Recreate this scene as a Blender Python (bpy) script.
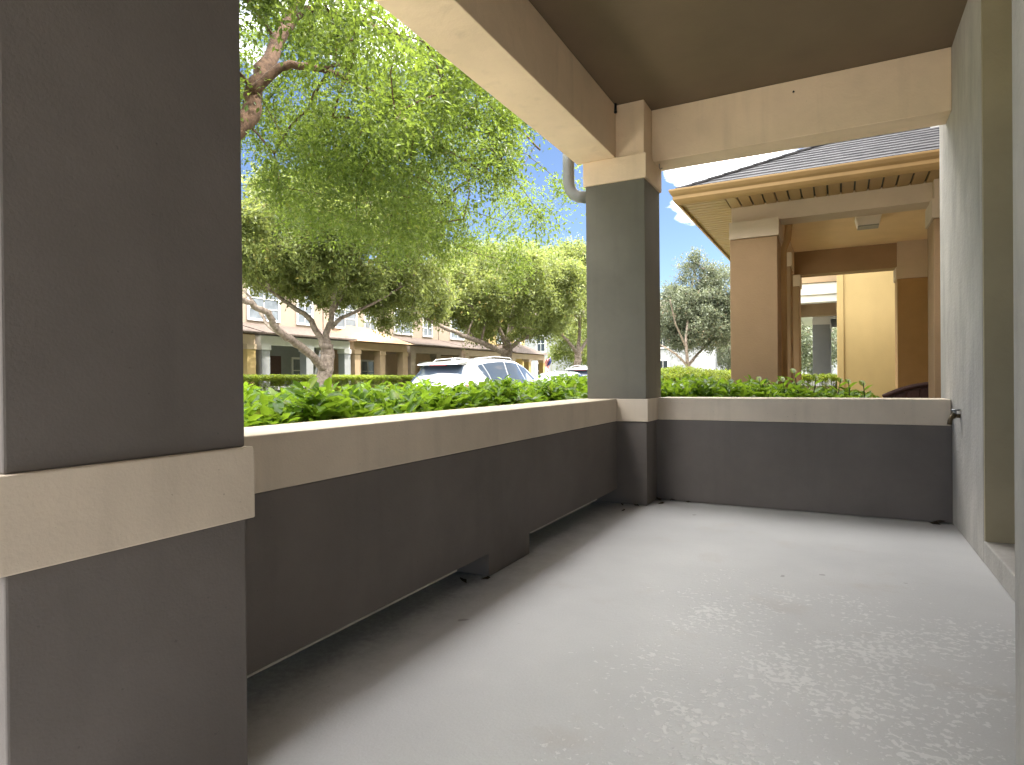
import bpy, bmesh, math, random
import numpy as np
from mathutils import Vector, Matrix
random.seed(7); rng = np.random.default_rng(11)
R = math.radians
for o in list(bpy.data.objects): bpy.data.objects.remove(o)
scene = bpy.context.scene
COL = scene.collection

# ------------------------------------------------------------------ camera
CR = Vector((0.88489923, 0.46568835, -0.00936548))
CU = Vector((0.00612367, 0.00847377, 0.99994535))
CF = Vector((-0.46574226, 0.88490822, -0.00464671))
CAM = Vector((0, 0, 1.0)); FPX = 620.33
cam = bpy.data.cameras.new('camera'); camo = bpy.data.objects.new('camera', cam); COL.objects.link(camo)
camo.matrix_world = Matrix(((CR.x, CU.x, -CF.x, 0), (CR.y, CU.y, -CF.y, 0), (CR.z, CU.z, -CF.z, 1.0), (0, 0, 0, 1)))
cam.sensor_width = 36; cam.lens = FPX * 36 / 1024; cam.clip_start = 0.02; cam.clip_end = 2000
scene.camera = camo

# ------------------------------------------------------------------ light
SUN_EL = 63.0; SUN_AZ = (0.80, 0.60)          # where the sun stands, seen from the porch (x, y)
SUN_E, SKY_E, EXPO = 2.0, 0.05, 2.42
world = bpy.data.worlds.new('World'); scene.world = world; world.use_nodes = True
nt = world.node_tree; nt.nodes.clear()
wo = nt.nodes.new('ShaderNodeOutputWorld'); bg = nt.nodes.new('ShaderNodeBackground'); bg.inputs[1].default_value = SKY_E
sky = nt.nodes.new('ShaderNodeTexSky'); sky.sky_type = 'NISHITA'; sky.sun_disc = False
sky.sun_elevation = R(SUN_EL); sky.sun_rotation = math.atan2(SUN_AZ[0], SUN_AZ[1])
sky.air_density = 0.62; sky.dust_density = 0.3; sky.ozone_density = 1.6
tc = nt.nodes.new('ShaderNodeTexCoord'); mp = nt.nodes.new('ShaderNodeMapping'); mp.inputs['Scale'].default_value = (1.0, 1.0, 2.6)
nz = nt.nodes.new('ShaderNodeTexNoise'); nz.inputs['Scale'].default_value = 2.3; nz.inputs['Detail'].default_value = 9; nz.inputs['Roughness'].default_value = .58
mp.inputs['Location'].default_value = (0.35, 0.2, 0.1)
cr = nt.nodes.new('ShaderNodeValToRGB'); cr.color_ramp.elements[0].position = .50; cr.color_ramp.elements[1].position = .66
# one big bright cumulus low in the north
dv = nt.nodes.new('ShaderNodeVectorMath'); dv.operation = 'DISTANCE'
cd = Vector((-0.125, 0.924, 0.365)).normalized(); dv.inputs[1].default_value = cd
cr2 = nt.nodes.new('ShaderNodeMapRange'); cr2.inputs[1].default_value = .17; cr2.inputs[2].default_value = .06
ad = nt.nodes.new('ShaderNodeMath'); ad.operation = 'MULTIPLY_ADD'; ad.inputs[1].default_value = .44
mx = nt.nodes.new('ShaderNodeMix'); mx.data_type = 'RGBA'; mx.inputs[7].default_value = (48.0, 47.6, 47.2, 1)
L = nt.links.new
L(tc.outputs['Generated'], mp.inputs[0]); L(mp.outputs[0], nz.inputs[0])
L(tc.outputs['Generated'], dv.inputs[0]); L(dv.outputs['Value'], cr2.inputs[0]); L(cr2.outputs[0], ad.inputs[0]); L(nz.outputs[0], ad.inputs[2])
sz = nt.nodes.new('ShaderNodeSeparateXYZ'); L(tc.outputs['Generated'], sz.inputs[0])
up = nt.nodes.new('ShaderNodeMapRange'); up.inputs[1].default_value = .34; up.inputs[2].default_value = .58; up.inputs[3].default_value = -.17; up.inputs[4].default_value = .24; L(sz.outputs[2], up.inputs[0])
a2 = nt.nodes.new('ShaderNodeMath'); a2.operation = 'ADD'; L(ad.outputs[0], a2.inputs[0]); L(up.outputs[0], a2.inputs[1])
L(a2.outputs[0], cr.inputs[0]); L(cr.outputs[0], mx.inputs[0]); L(sky.outputs[0], mx.inputs[6]); L(mx.outputs[2], bg.inputs[0]); L(bg.outputs[0], wo.inputs[0])
sl = bpy.data.lights.new('sun', 'SUN'); sl.energy = SUN_E; sl.angle = R(.53); sl.color = (1, .95, .86)
so = bpy.data.objects.new('sun', sl); COL.objects.link(so)
ce = math.cos(R(SUN_EL)); hn = math.hypot(*SUN_AZ)
sd = Vector((SUN_AZ[0]/hn*ce, SUN_AZ[1]/hn*ce, math.sin(R(SUN_EL))))
so.rotation_euler = (-sd).to_track_quat('-Z', 'Y').to_euler(); so.location = sd*40
vs = scene.view_settings; vs.view_transform = 'Standard'; vs.look = 'None'; vs.gamma = 1; vs.exposure = EXPO; vs.use_curve_mapping = False
scene.cycles.max_bounces = 10; scene.cycles.diffuse_bounces = 6; scene.cycles.transmission_bounces = 6; scene.cycles.transparent_max_bounces = 6
scene.cycles.use_denoising = True; scene.cycles.sample_clamp_indirect = 8

# ------------------------------------------------------------------ helpers
def unproj(px, py, ax, v):
    d = CF + CR*((px-512)/FPX) - CU*((py-382.5)/FPX)
    return CAM + d*((v-CAM[ax])/d[ax])
def empty(name, loc=(0, 0, 0)):
    o = bpy.data.objects.new(name, None); COL.objects.link(o); o.location = loc; o.empty_display_size = .2; return o
def tag(o, label=None, cat=None, group=None, kind=None):
    for k, v in (('label', label), ('category', cat), ('group', group), ('kind', kind)):
        if v: o[k] = v
    return o
class MB:
    def __init__(s): s.v = []; s.f = []; s.sm = []
    def add(s, vs, fs, smooth=False):
        n = len(s.v); s.v += [tuple(p) for p in vs]; s.f += [tuple(i+n for i in f) for f in fs]; s.sm += [smooth]*len(fs); return s
    def box(s, x0, x1, y0, y1, z0, z1):
        vs = [(x, y, z) for z in (z0, z1) for y in (y0, y1) for x in (x0, x1)]
        return s.add(vs, [(0, 2, 3, 1), (4, 5, 7, 6), (0, 1, 5, 4), (2, 6, 7, 3), (0, 4, 6, 2), (1, 3, 7, 5)])
    def prism(s, poly, ax, a0, a1):
        """closed polygon in the two other axes, swept along axis ax"""
        o = [i for i in range(3) if i != ax]; vs = []
        for a in (a0, a1):
            for p in poly:
                q = [0, 0, 0]; q[o[0]], q[o[1]] = p; q[ax] = a; vs.append(q)
        n = len(poly); fs = [tuple(range(n)), tuple(range(2*n-1, n-1, -1))] + [(i, n+i, n+(i+1) % n, (i+1) % n) for i in range(n)]
        return s.add(vs, fs)
    def tube(s, pts, rad, seg=8, cap=True, flat=None):
        pts = [Vector(p) for p in pts]; n = len(pts)
        if not hasattr(rad, '__len__'): rad = [rad]*n
        vs = []; prev = None
        for i, p in enumerate(pts):
            t = (pts[min(i+1, n-1)]-pts[max(i-1, 0)])
            t = t.normalized() if t.length > 1e-9 else Vector((0, 0, 1))
            if prev is None:
                a = Vector((0, 0, 1)) if abs(t.z) < .9 else Vector((1, 0, 0)); u = t.cross(a).normalized()
            else:
                u = (prev - t*prev.dot(t)); u = u.normalized() if u.length > 1e-6 else prev
            prev = u; w = t.cross(u)
            for k in range(seg):
                an = 2*math.pi*(k+.5)/seg
                c, d = math.cos(an), math.sin(an)
                if flat: c *= flat
                vs.append(p+(u*c+w*d)*rad[i])
        fs = [(i*seg+k, i*seg+(k+1) % seg, (i+1)*seg+(k+1) % seg, (i+1)*seg+k) for i in range(n-1) for k in range(seg)]
        if cap: fs += [tuple(range(seg-1, -1, -1)), tuple((n-1)*seg+k for k in range(seg))]
        return s.add(vs, fs, seg > 5)
    def lathe(s, c, prof, seg=24, axis='z'):
        vs = []
        for r, h in prof:
            for k in range(seg):
                a = 2*math.pi*k/seg; x, y = r*math.cos(a), r*math.sin(a)
                vs.append({'z': (c[0]+x, c[1]+y, c[2]+h), 'x': (c[0]+h, c[1]+x, c[2]+y), 'y': (c[0]+x, c[1]+h, c[2]+y)}[axis])
        n = len(prof); fs = [(i*seg+k, i*seg+(k+1) % seg, (i+1)*seg+(k+1) % seg, (i+1)*seg+k) for i in range(n-1) for k in range(seg)]
        fs += [tuple(range(seg-1, -1, -1)), tuple((n-1)*seg+k for k in range(seg))]
        return s.add(vs, fs, True)
    def build(s, name, mat, parent=None, bevel=0, origin=None):
        me = bpy.data.meshes.new(name)
        off = Vector(parent.matrix_basis.translation) if parent is not None else Vector((0, 0, 0))
        if parent is not None and parent.parent is not None: off = off + Vector(parent.parent.matrix_basis.translation)
        me.from_pydata([tuple(Vector(p)-off) for p in s.v] if off.length > 0 else s.v, [], s.f)
        me.polygons.foreach_set('use_smooth', s.sm)
        bm = bmesh.new(); bm.from_mesh(me); bmesh.ops.recalc_face_normals(bm, faces=bm.faces); bm.to_mesh(me); bm.free()
        me.materials.append(mat)
        o = bpy.data.objects.new(name, me); COL.objects.link(o); o.parent = parent
        if bevel:
            b = o.modifiers.new('edge', 'BEVEL'); b.width = bevel; b.segments = 2; b.limit_method = 'ANGLE'; b.angle_limit = R(40)
        return o
def B(*a): return MB().box(*a)

# ------------------------------------------------------------------ materials
def mat(name, col, rough=.8, metal=0, vary=0, vscale=3, bump=0, bscale=60, col2=None, spec=.3, coat=0, streak=0, bump2=0):
    m = bpy.data.materials.new(name); m.use_nodes = True; n = m.node_tree; b = n.nodes['Principled BSDF']
    b.inputs['Roughness'].default_value = rough; b.inputs['Metallic'].default_value = metal
    b.inputs['Specular IOR Level'].default_value = spec
    b.inputs['Coat Weight'].default_value = coat; b.inputs['Coat Roughness'].default_value = .05
    c = (*col, 1); b.inputs['Base Color'].default_value = c
    tc = n.nodes.new('ShaderNodeTexCoord')
    if vary or col2:
        nz = n.nodes.new('ShaderNodeTexNoise'); nz.inputs['Scale'].default_value = vscale; nz.inputs['Detail'].default_value = 7; nz.inputs['Roughness'].default_value = .62
        n.links.new(tc.outputs['Object'], nz.inputs[0])
        if streak:
            mpn = n.nodes.new('ShaderNodeMapping'); mpn.inputs['Scale'].default_value = (1, 1, streak)
            n.links.new(tc.outputs['Object'], mpn.inputs[0]); n.links.new(mpn.outputs[0], nz.inputs[0])
        rp = n.nodes.new('ShaderNodeValToRGB'); e = rp.color_ramp.elements
        e[0].position = .32; e[1].position = .68
        e[0].color = (*[x*(1-vary) for x in col], 1); e[1].color = (*(col2 or [min(1, x*(1+vary)) for x in col]), 1)
        n.links.new(nz.outputs[0], rp.inputs[0]); n.links.new(rp.outputs[0], b.inputs['Base Color'])
    if bump2:      # run-off streaks and small specks in the paint
        src = b.inputs['Base Color'].links[0].from_socket if b.inputs['Base Color'].links else None
        def nzz(sc, scl, d):
            m_ = n.nodes.new('ShaderNodeMapping'); m_.inputs['Scale'].default_value = scl; z = n.nodes.new('ShaderNodeTexNoise'); z.inputs['Scale'].default_value = sc; z.inputs['Detail'].default_value = d
            n.links.new(tc.outputs['Object'], m_.inputs[0]); n.links.new(m_.outputs[0], z.inputs[0]); return z.outputs[0]
        for sock, lo, hi, amt in ((nzz(9, (1, 1, .09), 4), .56, .72, .09), (nzz(70, (1, 1, 1), 2), .735, .76, .28), (nzz(1.3, (1, 1, 1), 5), .55, .75, .12)):
            r_ = n.nodes.new('ShaderNodeMapRange'); r_.inputs[1].default_value = lo; r_.inputs[2].default_value = hi; r_.inputs[4].default_value = amt; n.links.new(sock, r_.inputs[0])
            x_ = n.nodes.new('ShaderNodeMix'); x_.data_type = 'RGBA'; n.links.new(r_.outputs[0], x_.inputs[0]); n.links.new(src, x_.inputs[6]); x_.inputs[7].default_value = (.03, .027, .024, 1); src = x_.outputs[2]
        n.links.new(src, b.inputs['Base Color'])
    if bump:
        nb = n.nodes.new('ShaderNodeTexNoise'); nb.inputs['Scale'].default_value = bscale; nb.inputs['Detail'].default_value = 5
        n.links.new(tc.outputs['Object'], nb.inputs[0])
        bp = n.nodes.new('ShaderNodeBump'); bp.inputs['Strength'].default_value = bump; bp.inputs['Distance'].default_value = .01
        n.links.new(nb.outputs[0], bp.inputs['Height']); n.links.new(bp.outputs[0], b.inputs['Normal'])
        if bump2:      # slow trowel waves under the fine grain
            n2 = n.nodes.new('ShaderNodeTexNoise'); n2.inputs['Scale'].default_value = 7; n2.inputs['Detail'].default_value = 3; n2.inputs['Distortion'].default_value = .8
            n.links.new(tc.outputs['Object'], n2.inputs[0]); b2 = n.nodes.new('ShaderNodeBump'); b2.inputs['Strength'].default_value = bump2; b2.inputs['Distance'].default_value = .02
            n.links.new(n2.outputs[0], b2.inputs['Height']); n.links.new(b2.outputs[0], bp.inputs['Normal'])
    return m
M = {}
M['taupe'] = mat('taupe_stucco', (.138, .121, .110), .75, vary=.14, vscale=1.7, bump=.12, bscale=160, bump2=.10)
M['shaft'] = mat('grey_green_stucco', (.150, .138, .110), .75, vary=.12, vscale=1.7, bump=.12, bscale=160, bump2=.10)
M['beige'] = mat('beige_stucco', (.60, .51, .405), .8, vary=.09, vscale=2.0, bump=.12, bscale=150, bump2=.12)
M['beam'] = mat('warm_beige_beam', (.74, .575, .41), .8, vary=.07, vscale=1.8, bump=.12, bscale=80, bump2=.25)
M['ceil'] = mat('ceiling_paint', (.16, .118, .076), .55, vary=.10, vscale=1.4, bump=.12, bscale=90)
M['greywall'] = mat('grey_stucco', (.41, .385, .355), .8, vary=.16, vscale=5, bump=.4, bscale=55, streak=.35, bump2=.3)
M['jamb'] = mat('jamb_paint', (.34, .29, .19), .7, vary=.08, bump=.2)
M['door'] = mat('door_paint', (.13, .11, .09), .5, vary=.05)
M['metalgrey'] = mat('painted_metal', (.19, .19, .18), .45, vary=.1, vscale=8)
M['brass'] = mat('old_brass', (.10, .075, .045), .4, .9, vary=.3, vscale=40)
M['chrome'] = mat('dull_steel', (.25, .26, .27), .35, .9)
M['leafdead'] = mat('dead_leaf', (.05, .035, .022), .9, vary=.3, vscale=30)
M['tan'] = mat('tan_stucco', (.33, .21, .115), .8, vary=.06, vscale=3, bump=.3)
M['tan_trim'] = mat('pale_tan_trim', (.56, .44, .325), .75, vary=.05, bump=.2)
M['tanceil'] = mat('tan_ceiling_paint', (.66, .47, .27), .7, vary=.04)
M['ochre'] = mat('ochre_stucco', (.40, .235, .095), .8, vary=.07, vscale=3, bump=.3)
M['yellow'] = mat('yellow_stucco', (.53, .385, .17), .8, vary=.05, vscale=2.5, bump=.25, streak=.5)
M['fascia'] = mat('ochre_metal_fascia', (.37, .235, .10), .5, vary=.06, vscale=4)
M['white'] = mat('white_paint', (.64, .63, .61), .6, vary=.04)
M['cream'] = mat('cream_stucco', (.30, .24, .185), .85, vary=.06, bump=.2)
M['palegrey'] = mat('pale_grey_siding', (.31, .315, .32), .8, vary=.05)
M['midgrey'] = mat('mid_grey_stucco', (.25, .26, .26), .8, vary=.06)
M['sand'] = mat('sand_stucco', (.40, .29, .185), .85, vary=.07, bump=.2)
M['brownroof'] = mat('brown_shingle', (.105, .080, .066), .9, vary=.35, vscale=9, bump=.5, bscale=30)
M['glass'] = mat('window_glass', (.03, .035, .04), .06, spec=.8)
M['blind'] = mat('window_with_blinds', (.17, .19, .21), .15, spec=.6, vary=.25, vscale=2)
M['teal'] = mat('dark_teal_door', (.025, .05, .052), .4)
M['brownwood'] = mat('dark_brown_resin', (.075, .035, .028), .45, vary=.25, vscale=30)
M['asphalt'] = mat('asphalt', (.055, .054, .052), .9, vary=.25, vscale=6, bump=.4, bscale=200)
M['concrete'] = mat('concrete_paving', (.52, .49, .43), .9, vary=.12, vscale=3, bump=.3)
M['grass'] = mat('lawn_grass', (.055, .085, .022), .95, vary=.35, vscale=12, bump=.6, bscale=120, col2=(.10, .125, .035))
M['mulch'] = mat('mulch_bed', (.05, .032, .022), .95, vary=.4, vscale=30, bump=.8, bscale=90)
M['bark'] = mat('oak_bark', (.19, .145, .11), .95, vary=.4, vscale=9, bump=1.0, bscale=35, col2=(.35, .285, .23))
M['bark2'] = mat('red_brown_bark', (.085, .05, .032), .95, vary=.4, vscale=14, bump=1.0, bscale=45, col2=(.16, .095, .062))
M['stem'] = mat('green_stem', (.06, .075, .025), .8)
M['carwhite'] = mat('white_car_paint', (.30, .31, .33), .25, coat=.8)
M['carsilver'] = mat('silver_car_paint', (.32, .33, .34), .3, .4, coat=.8)
M['carglass'] = mat('dark_car_glass', (.045, .06, .085), .03, spec=1.0)
M['black'] = mat('black_trim', (.012, .012, .013), .45)
M['tyre'] = mat('tyre_rubber', (.016, .016, .016), .85)
M['rim'] = mat('alloy_rim', (.5, .5, .5), .3, .8)
M['red'] = mat('red_lamp_glass', (.35, .012, .012), .15, spec=.6)
M['plate'] = mat('plate_white', (.7, .7, .7), .5)
M['flagred'] = mat('flag_red', (.50, .035, .04), .8)
M['flagblue'] = mat('flag_blue', (.03, .04, .16), .8)
M['lampwhite'] = mat('lamp_plastic', (.72, .68, .60), .5)

def leaf_mat(name, c0, c1, trans, tcol, rough=.45, spec=.35):
    m = bpy.data.materials.new(name); m.use_nodes = True; n = m.node_tree; b = n.nodes['Principled BSDF']; out = n.nodes['Material Output']
    g = n.nodes.new('ShaderNodeNewGeometry'); rp = n.nodes.new('ShaderNodeValToRGB'); e = rp.color_ramp.elements
    e[0].color = (*c0, 1); e[1].color = (*c1, 1); e[1].position = .94; x_ = rp.color_ramp.elements.new(.985); x_.color = (c1[0]*1.5, c1[1]*.95, c1[2]*.9, 1); n.links.new(g.outputs['Random Per Island'], rp.inputs[0]); n.links.new(rp.outputs[0], b.inputs['Base Color'])
    b.inputs['Roughness'].default_value = rough; b.inputs['Specular IOR Level'].default_value = spec
    t = n.nodes.new('ShaderNodeBsdfTranslucent')
    rp2 = n.nodes.new('ShaderNodeValToRGB'); e = rp2.color_ramp.elements; e[0].color = (*[x*.7 for x in tcol], 1); e[1].color = (*tcol, 1)
    n.links.new(g.outputs['Random Per Island'], rp2.inputs[0]); n.links.new(rp2.outputs[0], t.inputs[0])
    ms = n.nodes.new('ShaderNodeMixShader'); ms.inputs[0].default_value = trans
    n.links.new(b.outputs[0], ms.inputs[1]); n.links.new(t.outputs[0], ms.inputs[2]); n.links.new(ms.outputs[0], out.inputs[0])
    return m
M['leafA'] = leaf_mat('oak_leaf_near', (.032, .066, .014), (.10, .145, .030), .42, (.28, .38, .045))
M['leafB'] = leaf_mat('oak_leaf', (.07, .095, .03), (.19, .215, .065), .40, (.36, .42, .10))
M['leafE'] = leaf_mat('oak_leaf_grey', (.085, .105, .065), (.18, .20, .13), .32, (.25, .28, .15))
M['leafH'] = leaf_mat('viburnum_leaf', (.042, .105, .010), (.145, .245, .022), .42, (.34, .52, .035), .36, .35)
M['leafY'] = leaf_mat('clipped_hedge_leaf', (.11, .17, .018), (.22, .28, .035), .4, (.42, .50, .05))

# the porch floor: grey paint, peeling to paler concrete, grime along the left wall
def floor_mat():
    m = bpy.data.materials.new('porch_floor_paint'); m.use_nodes = True; n = m.node_tree; b = n.nodes['Principled BSDF']; L = n.links.new
    tc = n.nodes.new('ShaderNodeTexCoord'); O = tc.outputs['Object']
    def noise(sc, det=6, rough=.6, dist=0):
        z = n.nodes.new('ShaderNodeTexNoise'); z.inputs['Scale'].default_value = sc; z.inputs['Detail'].default_value = det; z.inputs['Roughness'].default_value = rough; z.inputs['Distortion'].default_value = dist
        L(O, z.inputs[0]); return z.outputs[0]
    def mr(v, a, bb, c=0, d=1):
        z = n.nodes.new('ShaderNodeMapRange'); z.inputs[1].default_value = a; z.inputs[2].default_value = bb; z.inputs[3].default_value = c; z.inputs[4].default_value = d
        L(v, z.inputs[0]); return z.outputs[0]
    def ma(op, a, bb):
        z = n.nodes.new('ShaderNodeMath'); z.operation = op; z.use_clamp = False
        for i, q in enumerate((a, bb)):
            if isinstance(q, (int, float)): z.inputs[i].default_value = q
            else: L(q, z.inputs[i])
        return z.outputs[0]
    def mix(f, a, bb):
        z = n.nodes.new('ShaderNodeMix'); z.data_type = 'RGBA'; L(f, z.inputs[0])
        for i, q in ((6, a), (7, bb)):
            if isinstance(q, tuple): z.inputs[i].default_value = (*q, 1)
            else: L(q, z.inputs[i])
        return z.outputs[2]
    sp = n.nodes.new('ShaderNodeSeparateXYZ'); L(O, sp.inputs[0]); X, Y = sp.outputs[0], sp.outputs[1]
    big = noise(1.1, 4); base = mix(mr(big, .35, .65), (.47, .468, .472), (.55, .545, .545))
    fine = noise(140, 3); base = mix(mr(fine, .25, .75, 0, .35), base, (.36, .35, .34))
    # peeled flakes, where feet have worn the paint
    wear = ma('MULTIPLY', mr(X, -1.2, -.55), mr(Y, 4.3, 2.9))
    fl = noise(44, 4, .55, .4); fl2 = noise(3.0, 3)
    th = ma('ADD', fl, ma('MULTIPLY', ma('SUBTRACT', wear, 1.0), .35)); th = ma('ADD', th, ma('MULTIPLY', ma('SUBTRACT', fl2, .5), .55))
    flake = mr(th, .563, .583)
    base = mix(ma('MULTIPLY', flake, .6), base, (.72, .71, .70))
    st = noise(2.3, 5, .6); base = mix(mr(st, .58, .72, 0, .35), base, (.40, .345, .30))
    # grime
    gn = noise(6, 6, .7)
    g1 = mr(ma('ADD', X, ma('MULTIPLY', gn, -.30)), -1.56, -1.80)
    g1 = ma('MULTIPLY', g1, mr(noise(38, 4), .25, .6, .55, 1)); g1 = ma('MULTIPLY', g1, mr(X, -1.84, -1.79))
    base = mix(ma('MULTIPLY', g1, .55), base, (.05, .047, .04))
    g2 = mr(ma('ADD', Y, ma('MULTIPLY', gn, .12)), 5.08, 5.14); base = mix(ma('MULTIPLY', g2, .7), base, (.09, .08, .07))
    sk = noise(9, 2, .4); base = mix(mr(sk, .755, .775, 0, .5), base, (.12, .11, .10))
    L(base, b.inputs['Base Color'])
    b.inputs['Roughness'].default_value = .62; b.inputs['Specular IOR Level'].default_value = .35
    L(mr(flake, 0, 1, .5, .85), b.inputs['Roughness'])
    h = ma('ADD', ma('MULTIPLY', flake, -.35), ma('MULTIPLY', fine, .25)); h = ma('ADD', h, ma('MULTIPLY', noise(45, 4), .35))
    bp = n.nodes.new('ShaderNodeBump'); bp.inputs['Strength'].default_value = .55; bp.inputs['Distance'].default_value = .006
    L(h, bp.inputs['Height']); L(bp.outputs[0], b.inputs['Normal'])
    return m
M['floor'] = floor_mat()

def shingle_mat():
    m = bpy.data.materials.new('grey_shingle'); m.use_nodes = True; n = m.node_tree; b = n.nodes['Principled BSDF']; L = n.links.new
    tc = n.nodes.new('ShaderNodeTexCoord'); O = tc.outputs['Object']
    nz = n.nodes.new('ShaderNodeTexNoise'); nz.inputs['Scale'].default_value = 7; nz.inputs['Detail'].default_value = 6; L(O, nz.inputs[0])
    vo = n.nodes.new('ShaderNodeTexVoronoi'); vo.inputs['Scale'].default_value = 6.5; vo.distance = 'MANHATTAN'; L(O, vo.inputs[0])
    rp = n.nodes.new('ShaderNodeValToRGB'); e = rp.color_ramp.elements; e[0].color = (.026, .026, .030, 1); e[1].color = (.082, .078, .082, 1)
    mx = n.nodes.new('ShaderNodeMix'); mx.data_type = 'FLOAT'; mx.inputs[0].default_value = .5
    sx = n.nodes.new('ShaderNodeSeparateColor'); L(vo.outputs['Color'], sx.inputs[0])
    L(nz.outputs[0], mx.inputs[2]); L(sx.outputs[0], mx.inputs[3]); L(mx.outputs[0], rp.inputs[0]); L(rp.outputs[0], b.inputs['Base Color'])
    b.inputs['Roughness'].default_value = .9
    return m
M['shingle'] = shingle_mat()

# ================================================================== THE SETTING
GZ = -0.2
def sheet(name, m, x0, x1, y0, y1, z, kind='structure'):
    o = MB().add([(x0, y0, z), (x1, y0, z), (x1, y1, z), (x0, y1, z)], [(0, 1, 2, 3)]).build(name, m); tag(o, kind=kind); return o
sheet('ground', M['grass'], -400, 400, -300, 500, GZ)
sheet('road', M['asphalt'], -13.6, -7.0, -120, 160, GZ-.10+.104)
for nm, x0, x1 in (('curb', -7.0, -6.85), ('curb', -13.75, -13.6)):
    tag(B(x0, x1, -120, 160, GZ-.02, GZ+.10).build(nm, M['concrete'], bevel=.02), kind='structure')
tag(B(-5.9, -3.6, -60, 120, GZ-.05, GZ+.02).build('sidewalk', M['concrete']), kind='structure')  # hidden by the hedge; widened to bounce sunlight into the porch
tag(B(-17.2, -15.9, -60, 120, GZ-.05, GZ+.02).build('sidewalk', M['concrete']), kind='structure')
sheet('planting_bed', M['mulch'], -3.5, 1.4, .4, 7.2, GZ+.008)
sheet('bounce_paving', M['concrete'], -3.4, 9, -14, -3.2, GZ+.012)  # unseen pale paving behind the camera, added to bounce warm sunlight in
tag(B(-1.96, 3.0, -3.2, 5.40, GZ-.05, 0).build('porch_floor', M['floor']), kind='structure')
tag(B(-3.4, -1.964, -1.6, .3, GZ-.05, -.02).build('entry_path', M['concrete'], bevel=.01), kind='structure')

# ================================================================== OUR PORCH
def porch_pillar(name, x0, x1, y0, y1, label, sm, low=True):
    t = empty(name, ((x0+x1)/2, (y0+y1)/2, 0)); tag(t, label, 'pillar')
    B(x0, x1, y0, y1, .8385, 2.5706).build('shaft', sm, t, .005)
    B(x0, x1, y0, y1, .0, .66).build('base', M['taupe'], t, .005)
    B(x0-.016, x1+.016, y0-.016, y1+.016, .66, .8385).build('band', M['beige'], t, .004)
    B(x0-.016, x1+.016, y0-.016, y1+.016, 2.5706, 2.764).build('capital', M['beam'], t, .005)
    B(x0+.002, x1-.004, y0+.008, y1-.004, 2.764, 3.187).build('upper_block', M['beam'], t, .005)
    return t
porch_pillar('porch_pillar', -1.824, -1.333, 4.79, 5.245, 'grey green stucco pillar in the far corner between the two low walls', M['shaft'])
porch_pillar('porch_pillar', -1.824, -1.316, .554, 1.062, 'dark taupe stucco pillar close up, with a broad beige band round its middle', M['taupe'])

t = empty('low_wall', (-1.72, 2.9, 0)); tag(t, 'long dark taupe low wall with beige cap and two drain gaps at its foot', 'wall')
prof = [(1.062, .1165), (2.722, .1165), (2.722, 0), (3.19, 0), (3.19, .1165), (4.79, .1165), (4.79, .66), (1.062, .66)]
MB().prism(prof, 0, -1.862, -1.574).build('wall_body', M['taupe'], t, .006)
B(-1.889, -1.569, 1.078, 4.774, .66, .8385).build('cap', M['beige'], t, .006)
for ya, yb in ((1.07, 2.42), (3.2, 4.3)):      # pale strip added for the line of daylight under the wall
    B(-1.578, -1.5705, ya, yb, .1145, .1205).build('gap_light_strip', M['greywall'], t)
t = empty('low_wall', (-.33, 5.23, 0)); tag(t, 'short dark taupe low wall with beige cap at the far end of the porch', 'wall')
B(-1.335, .678, 5.085, 5.375, 0, .66).build('wall_body', M['taupe'], t, .006)
B(-1.317, .671, 5.079, 5.392, .66, .8385).build('cap', M['beige'], t, .006)

# roof over the porch: beams, ceiling, eaves
t = empty('porch_roof', (-.5, 2.3, 2.764)); tag(t, 'flat dark brown porch ceiling with deep beige beams along its two open sides', 'porch roof')
B(-1.8952, -1.5661, -2.6, 4.798, 2.764, 3.187).build('beam', M['beam'], t, .005)
B(-1.337, .678, 5.03, 5.293, 2.764, 3.187).build('beam', M['beam'], t, .005)
B(-1.86, .70, -2.6, 5.28, 3.189, 3.25).build('ceiling', M['ceil'], t)  # carried on unseen behind the camera to cut light from the rear
MB().prism([(-2.02, 3.19), (-1.86, 3.27), (.93, 4.55), (.93, 3.262), (-1.85, 3.258)], 1, -2.7, 5.62).build('roof', M['shingle'], t)
MB().prism([(-2.06, 3.17), (-2.05, 3.05), (-2.00, 3.035), (-1.90, 3.035), (-1.90, 3.18)], 1, -2.72, 5.66).build('gutter', M['tan_trim'], t, .004)
# downspout on the outer side of the far pillar
t = MB().tube([(-2.05, 4.98, 2.99), (-2.05, 4.98, 2.84), (-2.05, 4.98, 2.70), (-2.04, 4.985, 2.64), (-2.01, 4.99, 2.59), (-1.96, 4.99, 2.56), (-1.885, 5.0, 2.55)], .05, 20).build('downspout', M['metalgrey'])
tag(t, 'grey metal downspout elbow curving under the beam beside the far pillar', 'downspout')
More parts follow.
